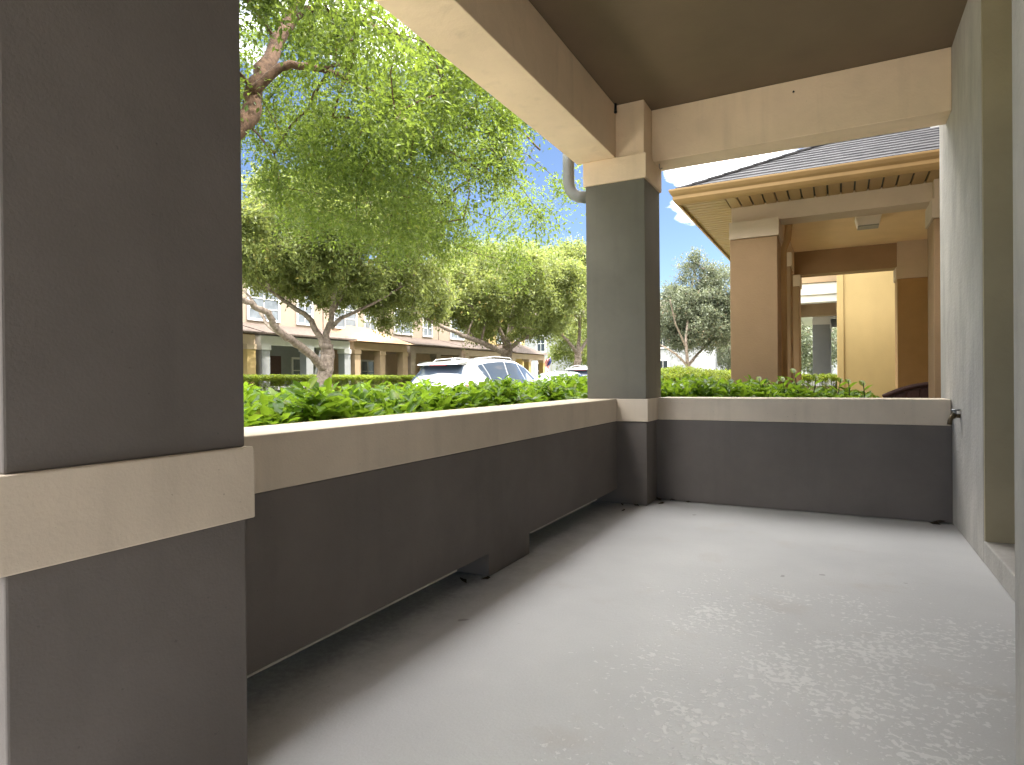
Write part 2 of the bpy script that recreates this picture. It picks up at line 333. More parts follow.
# house wall on the right with the niche, threshold and the near pier
t = empty('house_wall', (1.3, 1.8, 0)); tag(t, 'pale grey stucco house wall with a recessed doorway, right of the porch', 'wall')
B(.678, 1.3, 4.088, 5.606, 0, 3.187).build('wall_panel', M['greywall'], t, .006)
B(.90, 1.3, 1.9, 4.088, 0, 3.187).build('recess_back', M['jamb'], t)
B(.681, .898, 4.055, 4.086, .122, 3.18).build('door_jamb', M['jamb'], t)
d = B(.875, .897, 2.05, 4.05, .122, 2.35).build('door', M['door'], t, .004)
MB().tube([(.80, 2.2, 1.08), (.80, 2.32, 1.08)], .011, 10).build('handle', M['brass'], d)
B(.678, .897, 1.80, 4.086, 0, .12).build('threshold', M['greywall'], t, .008)
B(.35, 1.3, 1.30, 1.775, 0, 3.187).build('pier', M['greywall'], t, .01)
B(.678, 1.3, -2.6, 1.298, 0, 3.187).build('wall_panel', M['greywall'], t, .006)  # unseen stretch behind the camera, added to hold back rear light
# upper storey of the row on our side (unseen, made tall to keep the sun off the porch)
t = empty('sunblock_storey', (4.5, 2, 3.2)); tag(t, 'unseen cream upper storey, made tall to keep the sun off the porch', 'house')
B(1.302, 9, 1.31, 5.6, 0, 9.2).build('wall', M['cream'], t)
B(.932, 1.30, 1.29, 5.62, 3.255, 9.2).build('bay', M['cream'], t)
MB().prism([(.5, 9.2), (9.5, 9.2), (5, 11.2)], 1, .9, 6.0).build('roof', M['shingle'], t)
# hose bib
t = empty('garden_tap', (.678, 4.77, .74)); tag(t, 'small weathered brass garden tap on the grey wall beside the far wall cap', 'tap')
y, z = 4.77, .745
MB().tube([(.69, y, z), (.64, y, z)], .013, 12).lathe((.64, y, z), [(.018, -.008), (.021, 0), (.018, .012)], 12, 'x').build('body', M['brass'], t)
MB().tube([(.66, y, z), (.634, y-.005, z-.005), (.622, y-.01, z-.03), (.620, y-.01, z-.055)], [.012, .013, .013, .014], 12).build('spout', M['brass'], t)
MB().tube([(.652, y, z), (.652, y-.004, z+.035)], .007, 10).lathe((.652, y-.004, z+.033), [(.024, 0), (.027, .004), (.024, .009)], 14).build('handle', M['chrome'], t)
# black stub and a hook left in the ceiling corner
t = MB().tube([(-1.557, 4.77, 3.188), (-1.557, 4.768, 3.12)], .009, 8).tube([(-1.557, 4.768, 3.125), (-1.555, 4.765, 3.115)], .012, 8).build('cable_stub', M['black']); tag(t, 'black cable stub poking down from the ceiling corner by the far pillar', 'cable')
t = MB().tube([(-1.295, 5.10, 2.764), (-1.295, 5.10, 2.735), (-1.288, 5.10, 2.722), (-1.278, 5.10, 2.72), (-1.270, 5.10, 2.728)], .004, 8).build('screw_hook', M['chrome']); tag(t, 'tiny metal screw hook under the far beam beside the pillar', 'hook')
t = MB().lathe((-.28, 5.03, 3.10), [(.006, -.012), (.008, -.004), (.002, 0)], 8, 'y').build('nail', M['black']); tag(t, 'dark nail head high on the far beam', 'nail')
# dead leaves blown against the walls
leafspots = [(-1.29, 5.02, .09), (-1.22, 5.05, .07), (-1.05, 5.06, .06), (-1.27, 4.88, .05), (-1.38, 4.74, .05), (-1.50, 4.70, .04), (.55, 5.03, .09), (.60, 4.99, .07), (-1.585, 2.66, .05), (-1.62, 2.58, .06), (-1.45, 4.5, .03)]
for i, (x, y, s) in enumerate(leafspots):
    a = random.uniform(0, 6.28); c, q = math.cos(a), math.sin(a); pts = []
    for u, w, h in ((0, 0, .004), (.3, .2, .012), (.3, -.2, .016), (.3, 0, .006), (.7, .2, .02), (.7, -.2, .012), (.7, 0, .007), (1, 0, .018)):
        pts.append((x+s*(u*c-w*q), y+s*(u*q+w*c), h))
    o = MB().add(pts, [(0, 3, 1), (0, 2, 3), (3, 6, 4, 1), (3, 2, 5, 6), (6, 7, 4), (6, 5, 7)], True).build('dead_leaf', M['leafdead'])
    sm = o.modifiers.new('thick', 'SOLIDIFY'); sm.thickness = .0015
    where = 'in the corner right of the far pillar' if i < 3 else 'on the floor before the far pillar' if i < 6 or i == 10 else 'in the corner under the garden tap' if i < 8 else 'inside the drain gap of the long low wall'
    tag(o, 'dark dead leaf lying ' + where, 'leaf', 'dead leaves on the porch floor')

# ================================================================== NEIGHBOURING PORCHES
def neighbour(name, label, dx, y0, dz, c, detail=True, length=4.85, flat=False, front=True):
    """a porch like ours: x runs from dx-.5 (outer column face) to dx+2.0, y0 = front face of the front column"""
    t = empty(name, (dx+.5, y0+2.4, GZ)); tag(t, label, 'porch')
    Z = lambda z: z+dz
    y1 = y0+length; w = .5; xl = dx; xr = dx+2.5; e = .018
    ys = [y0, y0+(length-w)/2, y1-w]
    for i, y in enumerate(ys):
        s = B(xl, xl+w, y, y+w, GZ, Z(2.57)).build('column', M[c['col']], t, .008)
        B(xl-.005, xl+w+e, y-e, y+w+e, Z(2.572), Z(2.764)).build('capital', M[c['trim']], s, .004)
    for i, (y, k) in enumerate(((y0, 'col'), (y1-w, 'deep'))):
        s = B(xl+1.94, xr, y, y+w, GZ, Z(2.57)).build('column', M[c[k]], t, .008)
        B(xl+1.94-e, xr-.003, y-e, y+w+e, Z(2.572), Z(2.764)).build('capital', M[c['trim']], s, .004)
        B(xl+1.945, xr-.004, y-.012, y+w+.012, Z(2.766), Z(3.17)).build('upper_block', M[c['trim']], s)
    B(xl+.004, xr-.006, y0+.10, y0+.42, Z(2.766), Z(3.168 if not flat else 2.955)).build('beam', M[c['trim']], t, .004)
    B(xl+.10, xl+.42, y0+.422, y1-.42, Z(2.766), Z(3.168)).build('beam', M[c['trim']], t, .004)
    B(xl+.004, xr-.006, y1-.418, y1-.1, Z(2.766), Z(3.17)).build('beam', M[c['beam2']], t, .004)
    B(xl+.42, xr-.002, y0+.42, y1-.42, Z(3.17), Z(3.24)).build('ceiling', M[c['ceil']], t)
    B(xr, xr+.3, y0+.003, y1-.003, GZ, Z(3.5)).build('house_wall', M[c.get('wall', c['deep'])], t)
    # low walls
    if front: s = B(xl+.1, xr-.003, y0+.1, y0+.4, GZ, Z(.66)).build('low_wall', M[c['low']], t); B(xl+.51, xr-.57, y0+.08, y0+.42, Z(.662), Z(.84)).build('cap', M[c['trim']], s, .005)
    s = B(xl+.1, xl+.4, y0+.51, y1-.51, GZ, Z(.66)).build('low_wall', M[c['low']], t); B(xl+.08, xl+.42, y0+.51, y1-.51, Z(.662), Z(.84)).build('cap', M[c['trim']], s, .005)
    B(xl+.4, xr, y0+.4, y1-.1, GZ, dz).build('floor_slab', M['concrete'], t)
    if flat:
        B(xl-.03, xr, y0+.06, y0+.44, Z(2.957), Z(3.24)).build('fascia', M[c['trim']], t)
        B(xl, xr, y0+.03, y1, Z(3.25), Z(5.5)).build('upper_wall', M[c['deep']], t)
        return t
    # eaves: soffit with slats, fascia, gutter
    ov = .47; xe = xl-.52; ye = y0-ov
    sof = MB()
    nb = 26 if detail else 1
    x = xl; st = .125 if detail else (xr+.4-xl)
    while x < xr+.4:      # front soffit: boards running in y
        sof.box(x+.009, x+st-.009, ye+.05, y0+.10, Z(2.957), Z(2.975)); x += st
    y = ye+.05; st = .115 if detail else 6
    while y < y1+.3:      # side soffit: boards running in x
        sof.box(xe+.05, xl-.002, y+.010, y+st-.010, Z(2.957), Z(2.975)); y += st
    sof.box(xl, xl+.099, y0+.1, y1, Z(2.957), Z(2.972))
    sof.build('soffit', M[c['fascia']], t)
    MB().box(xe+.03, xr+.4, ye+.03, y0+.099, Z(2.977), Z(2.99)).box(xe+.03, xl+.099, y0+.1, y1+.3, Z(2.977), Z(2.989)).build('soffit_backing', M['black'], t)
    g = MB()
    prof = [(0, 2.93), (-.02, 2.93), (-.045, 2.955), (-.065, 2.985), (-.065, 3.02), (-.085, 3.045), (-.10, 3.075), (-.10, 3.095), (-.085, 3.095), (0, 3.07)]
    gv = []
    for a, b in prof: gv += [(xr+.4, ye+.05+a, Z(b)), (xe+.05+a, ye+.05+a, Z(b)), (xe+.05+a, y1+.35, Z(b))]
    q = len(prof); g.add(gv, [(3*i+j, 3*i+j+1, 3*((i+1) % q)+j+1, 3*((i+1) % q)+j) for i in range(q) for j in (0, 1)]+[tuple(3*i for i in range(q)), tuple(3*i+2 for i in range(q))])
    g.build('gutter', M[c['fascia']], t, .003)
    # hip roof built of shingle courses
    rf = MB(); pitch = .50; zt = 3.075; n = 16 if detail else 3; stp = .145 if detail else .8
    yb2 = y1+.35
    for k in range(n):
        a = k*stp; b = a+stp
        za, zb = Z(zt+a*pitch+.012), Z(zt+b*pitch)
        xm = xr+.4
        yl = lambda q: ye+q; yh = lambda q: yb2-q; xx = lambda q: xe+q
        if xx(b) > xm or yh(b) < yl(b): break
        rf.add([(xx(a), yl(a), za), (xm, yl(a), za), (xm, yl(b), zb), (xx(b), yl(b), zb)], [(0, 1, 2, 3)])
        rf.add([(xx(a), yl(a), za), (xx(b), yl(b), zb), (xx(b), yh(b), zb), (xx(a), yh(a), za)], [(0, 1, 2, 3)])
        rf.add([(xx(a), yh(a), za), (xx(b), yh(b), zb), (xm, yh(b), zb), (xm, yh(a), za)], [(0, 1, 2, 3)])
        z0 = za-.012
        rf.add([(xx(a), yl(a), z0), (xm, yl(a), z0), (xm, yl(a), za), (xx(a), yl(a), za)], [(0, 1, 2, 3)])
        rf.add([(xx(a), yl(a), z0), (xx(a), yh(a), z0), (xx(a), yh(a), za), (xx(a), yl(a), za)], [(0, 1, 2, 3)])
    ro = rf.build('roof', M['shingle'], t)
    hp = MB()
    for k in range(n-1):
        a = k*stp+.02; b = a+stp*1.15
        if xe+b > xr+.4: break
        hp.tube([(xe+a, ye+a, Z(zt+a*pitch+.014)), (xe+b, ye+b, Z(zt+b*pitch+.008))], .028, 6, True)
    if detail: hp.build('hip_cap', M['shingle'], ro)
    return t
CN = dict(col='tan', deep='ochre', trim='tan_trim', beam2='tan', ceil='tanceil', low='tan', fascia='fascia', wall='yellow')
nb = neighbour('townhouse_porch', 'tan stucco porch next door with a grey shingled hip roof and ochre gutter', -1.09, 7.45, 0, CN, front=False)
# its ceiling lamp, downspout, upper wall, projecting yellow wing
lx, ly = unproj(868, 217, 2, 3.17)[:2]
lm = MB().prism([(lx-.16, 3.168), (lx+.16, 3.168), (lx+.13, 3.04), (lx-.13, 3.04)], 1, ly-.13, ly+.13).build('ceiling_lamp', M['lampwhite'], None, .012); tag(lm, 'square pale ceiling lamp on the tan porch ceiling next door', 'lamp')
B(lx-.125, lx+.125, ly-.125, ly+.125, 3.028, 3.038).build('lens', M['metalgrey'], lm)
MB().tube([(-.50, 7.90, 2.96), (-.50, 7.92, 2.78), (-.52, 7.98, 2.62), (-.57, 8.0, 2.50), (-.57, 8.0, GZ)], .04, 12).build('downspout', M['ochre'], nb)
hs = empty('neighbour_house', (3, 12, GZ)); tag(hs, 'yellow stucco house body with a blank wing wall beyond the tan porch', 'house')
B(.0, 6, 14.0, 17.0, GZ, 6.8).build('wing_wall', M['yellow'], hs, .01)
B(-.02, .10, 13.975, 14.3, GZ, 6.79).build('corner_trim', M['yellow'], hs, .006)
B(1.72, 9, 5.62, 13.99, GZ, 9.2).build('wall', M['cream'], hs)  # unseen party wall, added to stop sun coming through the gap
B(.935, 1.715, 8.42, 13.9, 3.25, 9.2).build('bay', M['white'], hs)
MB().prism([(.5, 9.2), (9.5, 9.2), (5, 11.2)], 1, 5.3, 30).build('roof', M['shingle'], hs)
B(1.75, 9, 17.01, 45, GZ, 9.19).build('wall', M['cream'], hs)
CW = dict(col='midgrey', deep='sand', trim='white', beam2='sand', ceil='sand', low='sand', fascia='white')
neighbour('townhouse_porch', 'white beamed porch seen through the tan porch, third of the row', -1.62, 17.2, .10, CW, False, 4.4, True)
CG = dict(col='midgrey', deep='midgrey', trim='white', beam2='palegrey', ceil='palegrey', low='midgrey', fascia='white')
neighbour('townhouse_porch', 'distant porch with a grey column, farthest of the row on this side', -.73, 22.2, .10, CG, False, 4.4)

# bench with an arched back on the next porch
t = empty('garden_bench', (.99, 8.5, 0)); tag(t, 'dark brown bench with an arched back standing on the tan porch next door', 'bench')
def arch(u): return .91-.15*u*u
def bx_(u): return .99+.54*u
YB = 8.25
MB().tube([(bx_(u), YB, arch(u)) for u in np.linspace(-1, 1, 17)], .03, 10).build('top_rail', M['brownwood'], t)
for u in np.linspace(-.82, .82, 8):
    MB().tube([(bx_(u), YB, .46), (bx_(u), YB, .6), (bx_(u), YB, arch(u)-.06), (bx_(u), YB, arch(u)-.045), (bx_(u), YB, arch(u)-.01)], [.010, .012, .010, .018, .010], 8).build('spindle', M['brownwood'], t)
B(.46, 1.385, YB-.02, YB+.5, .42, .455).build('seat', M['brownwood'], t, .008)
MB().prism([(bx_(u), arch(u)-.03) for u in np.linspace(-.96, .70, 15)]+[(1.36, .5), (.48, .5)], 1, YB-.006, YB+.006).build('back_panel', M['brownwood'], t)
for x in (.475, 1.375):
    MB().tube([(x, YB, 0), (x, YB, .72)], .022, 8).build('leg', M['brownwood'], t)
    MB().tube([(x, YB+.46, 0), (x, YB+.46, .62)], .022, 8).build('leg', M['brownwood'], t)
    MB().tube([(x, YB, .62), (x, YB+.5, .63)], .024, 8).build('armrest', M['brownwood'], t)

# ================================================================== HOUSES ACROSS THE STREET
def window(parent, x, yc, zc, w, h, frame='white', bars=(2, 3)):
    """a window on a wall facing +x"""
    f = MB(); t = .09
    f.box(x-.02, x+.05, yc-w/2-t, yc+w/2+t, zc-h/2-t, zc-h/2); f.box(x-.02, x+.05, yc-w/2-t, yc+w/2+t, zc+h/2, zc+h/2+t)
    f.box(x-.02, x+.05, yc-w/2-t, yc-w/2, zc-h/2, zc+h/2); f.box(x-.02, x+.05, yc+w/2, yc+w/2+t, zc-h/2, zc+h/2)
    for i in range(1, bars[0]):
        y = yc-w/2+w*i/bars[0]; f.box(x, x+.03, y-.02, y+.02, zc-h/2, zc+h/2)
    for i in range(1, bars[1]):
        z = zc-h/2+h*i/bars[1]; f.box(x, x+.028, yc-w/2, yc+w/2, z-.02, z+.02)
    fo = f.build('window', M[frame], parent)
    B(x+.004, x+.012, yc-w/2, yc+w/2, zc-h/2, zc+h/2).build('pane', M['blind'], fo)
XF = -21.5
def townhouse(y0, y1, label, up, low, col, trim, door='teal', style=0, top=6.3):
    t = empty('townhouse', (XF-3, (y0+y1)/2, GZ)); tag(t, label, 'house')
    B(XF-7, XF, y0, y1-.01, 3.2, top).build('upper_wall', M[up], t)
    B(XF-7, XF-.05, y0, y1-.012, GZ, 3.2).build('lower_wall', M[low], t)
    MB().prism([(XF-7.4, top), (XF+.45, top), (XF-3.5, top+1.7)], 1, y0+.001, y1-.013).build('roof', M['brownroof'], t)
    xe = -19.7; w = .38
    # porch
    for y in (y0+.12, (y0+y1)/2-.2, y1-.12-w):
        s = B(xe-w, xe, y, y+w, GZ, 2.25).build('column', M[col], t); B(xe-w-.03, xe+.03, y-.03, y+w+.03, 2.252, 2.45).build('capital', M[trim], s)
    s = B(xe-w+.05, xe-.05, y0+.1, y1-.1, 2.452, 2.80).build('beam', M[trim], t)
    B(XF-.04, xe-w+.05, y0+.17, y0+.42, 2.452, 2.80).build('beam', M[trim], t)
    B(XF-.04, xe-w+.05, y1-.42, y1-.17, 2.452, 2.80).build('beam', M[trim], t)
    B(XF-.04, xe-.1, y0+.1, y1-.1, 2.802, 2.83).build('porch_ceiling', M[low], t)
    if style == 0:
        MB().prism([(XF-.03, 2.84), (xe+.35, 2.84), (xe+.35, 2.90), (XF-.03, 3.45)], 1, y0+.05, y1-.05).build('porch_roof', M['brownroof'], t)
    else:
        ym = (y0+y1)/2; rf = MB(); a = xe+.35
        rf.add([(a, y0+.02, 2.84), (a, y1-.03, 2.84), (XF, y1-.03, 2.84), (XF, y0+.02, 2.84), (XF, ym-.6, 3.75), (XF, ym+.6, 3.75), (a-1.2, ym, 3.6)],
               [(0, 1, 6), (1, 2, 5, 6), (2, 3, 4, 5), (3, 0, 6, 4), (6, 5, 4), (0, 3, 2, 1)])
        rf.build('porch_roof', M['tan' if style == 1 else 'brownroof'], t)
    s = B(xe-.32, xe-.08, y0+.5, (y0+y1)/2-.2, GZ, .68).build('low_wall', M[col], t); B(xe-.35, xe-.05, y0+.5, (y0+y1)/2-.2, .682, .82).build('cap', M[trim], s)
    yd = y0+(y1-y0)*.42
    d = B(XF-.05, XF-.01, yd-.5, yd+.5, 0, 2.12).build('door', M[door], t); B(XF-.05, XF+.02, yd-.6, yd-.5, 0, 2.2).build('door_frame', M['white'], d)
    MB().tube([(XF+.03, yd+.38, 1.0), (XF+.03, yd+.38, 1.14)], .02, 8).build('handle', M['brass'], d)
    window(t, XF-.04, y0+(y1-y0)*.74, 1.25, .95, 1.5)
    window(t, XF+.01, y0+(y1-y0)*.34, 4.3, 1.5, 1.3)
    window(t, XF+.01, y0+(y1-y0)*.78, 4.3, .8, 1.3)
    return t
townhouse(10.5, 16.55, 'orange townhouse at the left end of the row across the street', 'ochre', 'ochre', 'yellow', 'tan_trim')
townhouse(16.6, 21.75, 'cream townhouse with a brown porch roof behind the leaning tree limb', 'cream', 'midgrey', 'palegrey', 'white', 'brownwood')
townhouse(21.8, 26.0, 'sand coloured townhouse with a dark teal door across the street', 'cream', 'sand', 'sand', 'sand', 'teal', 1)
townhouse(26.05, 31.3, 'pale townhouse with a brown porch roof directly behind the white car', 'cream', 'sand', 'cream', 'cream', 'brownwood')
townhouse(31.35, 37.4, 'cream townhouse mostly hidden behind the middle oak crown', 'cream', 'sand', 'cream', 'tan_trim', 'teal')
townhouse(37.45, 43.0, 'yellow townhouse at the far end of the row, with a flag', 'yellow', 'yellow', 'yellow', 'tan_trim', 'brownwood', 2)
# grey gable-end house closing the row
t = empty('end_house', (-22, 62, GZ)); tag(t, 'pale grey house end wall with one white window beyond the yellow townhouse', 'house')
B(-31, -12, 60, 72, GZ, 6.4).build('wall', M['palegrey'], t)
MB().prism([(59.4, 6.4), (72.6, 6.4), (66, 9.4)], 0, -31.5, -11.5).build('roof', M['brownroof'], t)
for xx in (-23.9, -28, -19, -15):
    for zc in (1.9, 4.8):
        f = MB().box(xx-.62, xx+.62, 59.9, 60.02, zc-.95, zc+.95).build('window', M['white'], t)
        B(xx-.42, xx+.42, 59.87, 59.897, zc-.78, zc+.78).build('pane', M['glass'], f)
        MB().box(xx-.42, xx+.42, 59.85, 59.868, zc-.03, zc+.03).box(xx-.02, xx+.02, 59.852, 59.867, zc-.78, zc+.78).build('muntin', M['white'], f)
t = empty('far_house', (-10, 96, GZ)); tag(t, 'pale house far down the street, seen between trunks right of the pillar', 'house')
B(-30, 6, 92, 104, GZ, 5.6).build('wall', M['palegrey'], t)
MB().prism([(91, 5.6), (105, 5.6), (98, 8.6)], 0, -31, 7).build('roof', M['brownroof'], t)
for k in range(9):
    xx = -28+k*3.6; f = MB().box(xx-.6, xx+.6, 91.9, 92.02, .6, 2.6).build('window', M['palegrey'], t); B(xx-.5, xx+.5, 91.86, 91.897, .7, 2.5).build('pane', M['glass'], f)
# flag on the yellow house
t = empty('house_flag', tuple(unproj(552, 372, 0, -19.2))); tag(t, 'drooping red and white striped flag with blue corner on a slanted pole', 'flag')
fp = unproj(552, 373, 0, -19.3); tp = unproj(550.5, 357, 0, -18.7)
MB().tube([fp, tp], .03, 8).build('pole', M['white'], t)
fl = tp.copy(); nst = 7
def flagpt(u, v):   # u across stripes (0..1), v along the fly, hanging
    return Vector((tp.x-.05+.10*math.sin(v*7+u*3), tp.y-.02-.62*u, tp.z-.05-.35*u*.4-1.15*v-.25*u*v))
for k in range(nst):
    mb = MB(); vs_ = []
    for j in range(9):
        for uu in (k/nst, (k+1)/nst): vs_.append(flagpt(uu, j/8))
    mb.add(vs_, [(2*j, 2*j+1, 2*j+3, 2*j+2) for j in range(8)], True)
    o = mb.build('stripe', M['flagred'] if k % 2 == 0 else M['white'], t); o.modifiers.new('thick', 'SOLIDIFY').thickness = .01
mb = MB(); mb.add([flagpt(uu, v)+Vector((.02, 0, 0)) for v in np.linspace(0, .42, 6) for uu in (0, .54)], [(2*j, 2*j+1, 2*j+3, 2*j+2) for j in range(5)], True)
mb.build('canton', M['flagblue'], t).modifiers.new('thick', 'SOLIDIFY').thickness = .02

# ================================================================== CARS
def interp(ts, vals, t):
    """Catmull-Rom through vals at ts"""
    ts = np.asarray(ts, float); i = int(np.clip(np.searchsorted(ts, t)-1, 0, len(ts)-2))
    p1, p2 = vals[i], vals[i+1]; h = ts[i+1]-ts[i]; u = (t-ts[i])/h
    m1 = (vals[i+1]-vals[i-1])/(ts[i+1]-ts[i-1]) if i > 0 else (p2-p1)/h
    m2 = (vals[i+2]-vals[i])/(ts[i+2]-ts[i]) if i+2 < len(ts) else (p2-p1)/h
    k = .6; m1 = m1*k; m2 = m2*k
    return (2*u**3-3*u**2+1)*p1+(u**3-2*u**2+u)*h*m1+(-2*u**3+3*u**2)*p2+(u**3-u**2)*h*m2
SUV = [(0, .82, .36, .80, .76, .83), (.05, .89, .30, .97, .82, .99), (.14, .925, .26, 1.07, .80, 1.11), (.32, .94, .24, 1.10, .72, 1.36), (.50, .945, .24, 1.10, .66, 1.57), (.95, .95, .24, 1.08, .655, 1.67), (1.8, .95, .24, 1.05, .66, 1.73),
       (2.45, .95, .24, 1.03, .65, 1.71), (2.95, .945, .24, 1.02, .62, 1.60), (3.75, .94, .24, 1.01, .72, 1.09), (4.2, .925, .24, .97, .72, 1.01), (4.7, .88, .26, .85, .6, .88), (4.9, .78, .3, .65, .5, .67), (4.95, .62, .36, .52, .4, .54)]
SEDAN = [(0, .74, .36, .74, .66, .76), (.05, .84, .30, .90, .74, .93), (.2, .88, .26, .97, .74, 1.0), (.7, .90, .2, .97, .68, 1.04), (1.35, .905, .2, .95, .58, 1.38), (1.9, .91, .2, .93, .585, 1.45),
         (2.4, .91, .2, .92, .57, 1.41), (3.35, .90, .2, .90, .66, .97), (3.9, .89, .2, .88, .66, .91), (4.5, .82, .24, .74, .55, .77), (4.7, .66, .3, .58, .45, .6), (4.75, .5, .34, .48, .35, .5)]
def make_car(loc, label, st, paint, suv=True, rz=0):
    Yk = [s[0] for s in st]; P = np.array([s[1:] for s in st])
    def prof(y):
        w, zb, zt, wr, zr = interp(Yk, P, y)
        return np.array([(0, zb), (.8*w, zb), (.97*w, zb+.12), (w, (zb+zt)/2), (.985*w, zt-.06), (.955*w, zt), (.52*wr+.43*w, zt+.55*(zr-zt)), (wr, zr-.07*min(1, (zr-zt)*2+.2)), (.8*wr, zr-.012), (0, zr+.015)])
    K = np.arange(10)
    def S(y, t):
        q = interp(K, prof(y), t); return Vector((q[0], y, q[1]))
    root = empty('parked_car', (0, 0, 0)); tag(root, label, 'car', 'cars parked along the kerb')
    ys = np.concatenate([np.linspace(Yk[i], Yk[i+1], 5)[:-1] for i in range(len(Yk)-1)]+[[Yk[-1]]])
    ts = np.linspace(0, 9, 46); mb = MB(); vs_ = []; n = len(ts); W = 2*n-1
    for y in ys:
        row = [S(y, t) for t in ts]
        vs_ += row + [Vector((-p.x, p.y, p.z)) for p in row[:-1][::-1]]
    # row order: bottom centre, right side up, roof centre, left side down
    fs = [(i*W+k, i*W+k+1, (i+1)*W+k+1, (i+1)*W+k) for i in range(len(ys)-1) for k in range(W-1)]
    fs += [tuple(range(W-1)), tuple((len(ys)-1)*W+k for k in range(W-1))]
    mb.add(vs_, fs, True); mb.build('body', M[paint], root)
    def patch(name, corners, m, parent, side=1, off=.006, nu=12, nv=8):
        """corners in (y,t): lower rear, lower front, upper front, upper rear"""
        a, b, c, d = [np.array(q, float) for q in corners]; g = []
        for j in range(nv+1):
            for i in range(nu+1):
                u, v = i/nu, j/nv; q = (a*(1-u)+b*u)*(1-v)+(d*(1-u)+c*u)*v
                p = S(q[0], q[1]); du = S(q[0]+.01, q[1])-S(q[0]-.01, q[1]); dv = S(q[0], min(9, q[1]+.02))-S(q[0], q[1]-.02)
                nn = dv.cross(du); nn = nn.normalized() if nn.length > 1e-9 else Vector((0, 0, 1))
                if nn.dot(p-Vector((0, p.y if .5 < p.y < 4 else 2.3, .8))) < 0: nn = -nn
                p = p+nn*off; g.append(Vector((p.x*side, p.y, p.z)))
        fs = [(j*(nu+1)+i, j*(nu+1)+i+1, (j+1)*(nu+1)+i+1, (j+1)*(nu+1)+i) for j in range(nv) for i in range(nu)]
        return MB().add(g, fs, True), (name, m, parent)
    def wide(name, y0, y1, t0a, t0b, m, parent, off=.007):
        """glass across the car between stations y0 (low edge) and y1, from t0 on one side over the centre to the other"""
        g = []; nu, nv = 16, 8
        for j in range(nv+1):
            v = j/nv; y = y0+(y1-y0)*v; t0 = t0a+(t0b-t0a)*v
            for i in range(nu+1):
                u = i/nu*2-1; t = 9-(9-t0)*abs(u); p = S(y, t); s = S(y+.01, t)-S(y-.01, t); nn = Vector((0, -s.z, s.y)).normalized()
                if nn.z < 0: nn = -nn
                p = p+nn*off; g.append(Vector((math.copysign(p.x, u), p.y, p.z)))
        fs = [(j*(nu+1)+i, j*(nu+1)+i+1, (j+1)*(nu+1)+i+1, (j+1)*(nu+1)+i) for j in range(nv) for i in range(nu)]
        return MB().add(g, fs, True).build(name, m, parent)
    G = M['carglass']
    if suv:
        rw = wide('rear_window', .165, .48, 6.95, 6.8, G, root)
        wide('windscreen', 3.68, 3.0, 7.25, 7.2, G, root)
        side = [((1.28, 5.2), (1.98, 5.15), (1.98, 6.85), (1.12, 6.75)), ((2.03, 5.15), (2.75, 5.15), (2.55, 6.82), (2.03, 6.85)), ((2.80, 5.15), (3.50, 5.3), (2.95, 6.8), (2.61, 6.82)), ((1.0, 5.75), (1.23, 5.3), (1.08, 6.75), (.90, 6.6))]
    else:
        rw = wide('rear_window', .78, 1.28, 7.2, 7.1, G, root)
        wide('windscreen', 3.28, 2.48, 7.25, 7.2, G, root)
        side = [((1.15, 5.3), (1.85, 5.2), (1.85, 6.85), (1.42, 6.8)), ((1.92, 5.2), (2.95, 5.25), (2.42, 6.8), (1.92, 6.85))]
    for s in (1, -1):
        for c in side:
            mb, (nm, m_, p_) = patch('side_window', c, G, root, s); mb.build('side_window', G, root)
        mb, _ = patch('', ((.03, 3.6), (.34, 3.75), (.30, 4.7), (.05, 4.6)), 0, 0, s, .01); mb.build('tail_light', M['red'], root)
        mb, _ = patch('', ((4.25, 3.8), (4.52, 3.7), (4.5, 4.5), (4.2, 4.7)), 0, 0, s, .008); mb.build('headlight', M['chrome'], root)
        mb, _ = patch('', ((.2, 1.2), (4.3, 1.2), (4.3, 1.9), (.2, 1.9)), 0, 0, s, .006, 30, 4); mb.build('sill', M['black'], root)
        for y in (.95, 3.72):
            x0 = s*.74; x1 = s*.955; w = MB()
            w.lathe((min(x0, x1), y, .34), [(.20, 0), (.33, .0), (.345, .03), (.345, .185), (.33, .215), (.21, .215)], 28, 'x'); wo_ = w.build('wheel', M['tyre'], root)
            MB().lathe((s*.945-(.02 if s > 0 else 0), y, .34), [(.05, 0), (.215, .004), (.22, .02), (.05, .022)], 28, 'x').build('rim', M['rim'], wo_)
        m2 = MB().prism([(3.0, 1.06), (3.17, 1.06), (3.17, 1.17), (3.05, 1.20), (2.98, 1.16)], 0, s*.98-(.10 if s > 0 else 0), s*.98+(.0 if s > 0 else .10)); m2.build('mirror', M[paint], root, .02)
        if suv: MB().tube([(s*.62, .80, 1.62), (s*.62, .92, 1.70), (s*.625, 1.7, 1.765), (s*.62, 2.35, 1.745), (s*.61, 2.52, 1.66)], .010, 8).build('roof_rail', M['rim'], root)
    if suv:
        MB().prism([(.27, 1.555), (.30, 1.585), (.60, 1.645), (.70, 1.645), (.62, 1.585), (.45, 1.545)], 0, -.64, .64).build('spoiler', M['carsilver'], root, .012)
        B(-.25, .25, .285, .33, 1.535, 1.553).build('brake_light', M['red'], root)
        MB().tube([(.04, .165, 1.10), (.04, .15, 1.13), (-.36, .20, 1.21)], .014, 6).tube([(-.02, .16, 1.14), (-.5, .21, 1.24)], .01, 6).build('wiper', M['black'], root)
        B(-.28, .28, -.008, .02, .80, .86).build('badge_bar', M['chrome'], root)
    MB().prism([(.95, 0), (1.10, 0), (.98, .07), (.95, .07)], 0, -.015, .015)
    zr = interp(Yk, P, .9 if suv else 1.6)[4]; yf = .9 if suv else 1.6
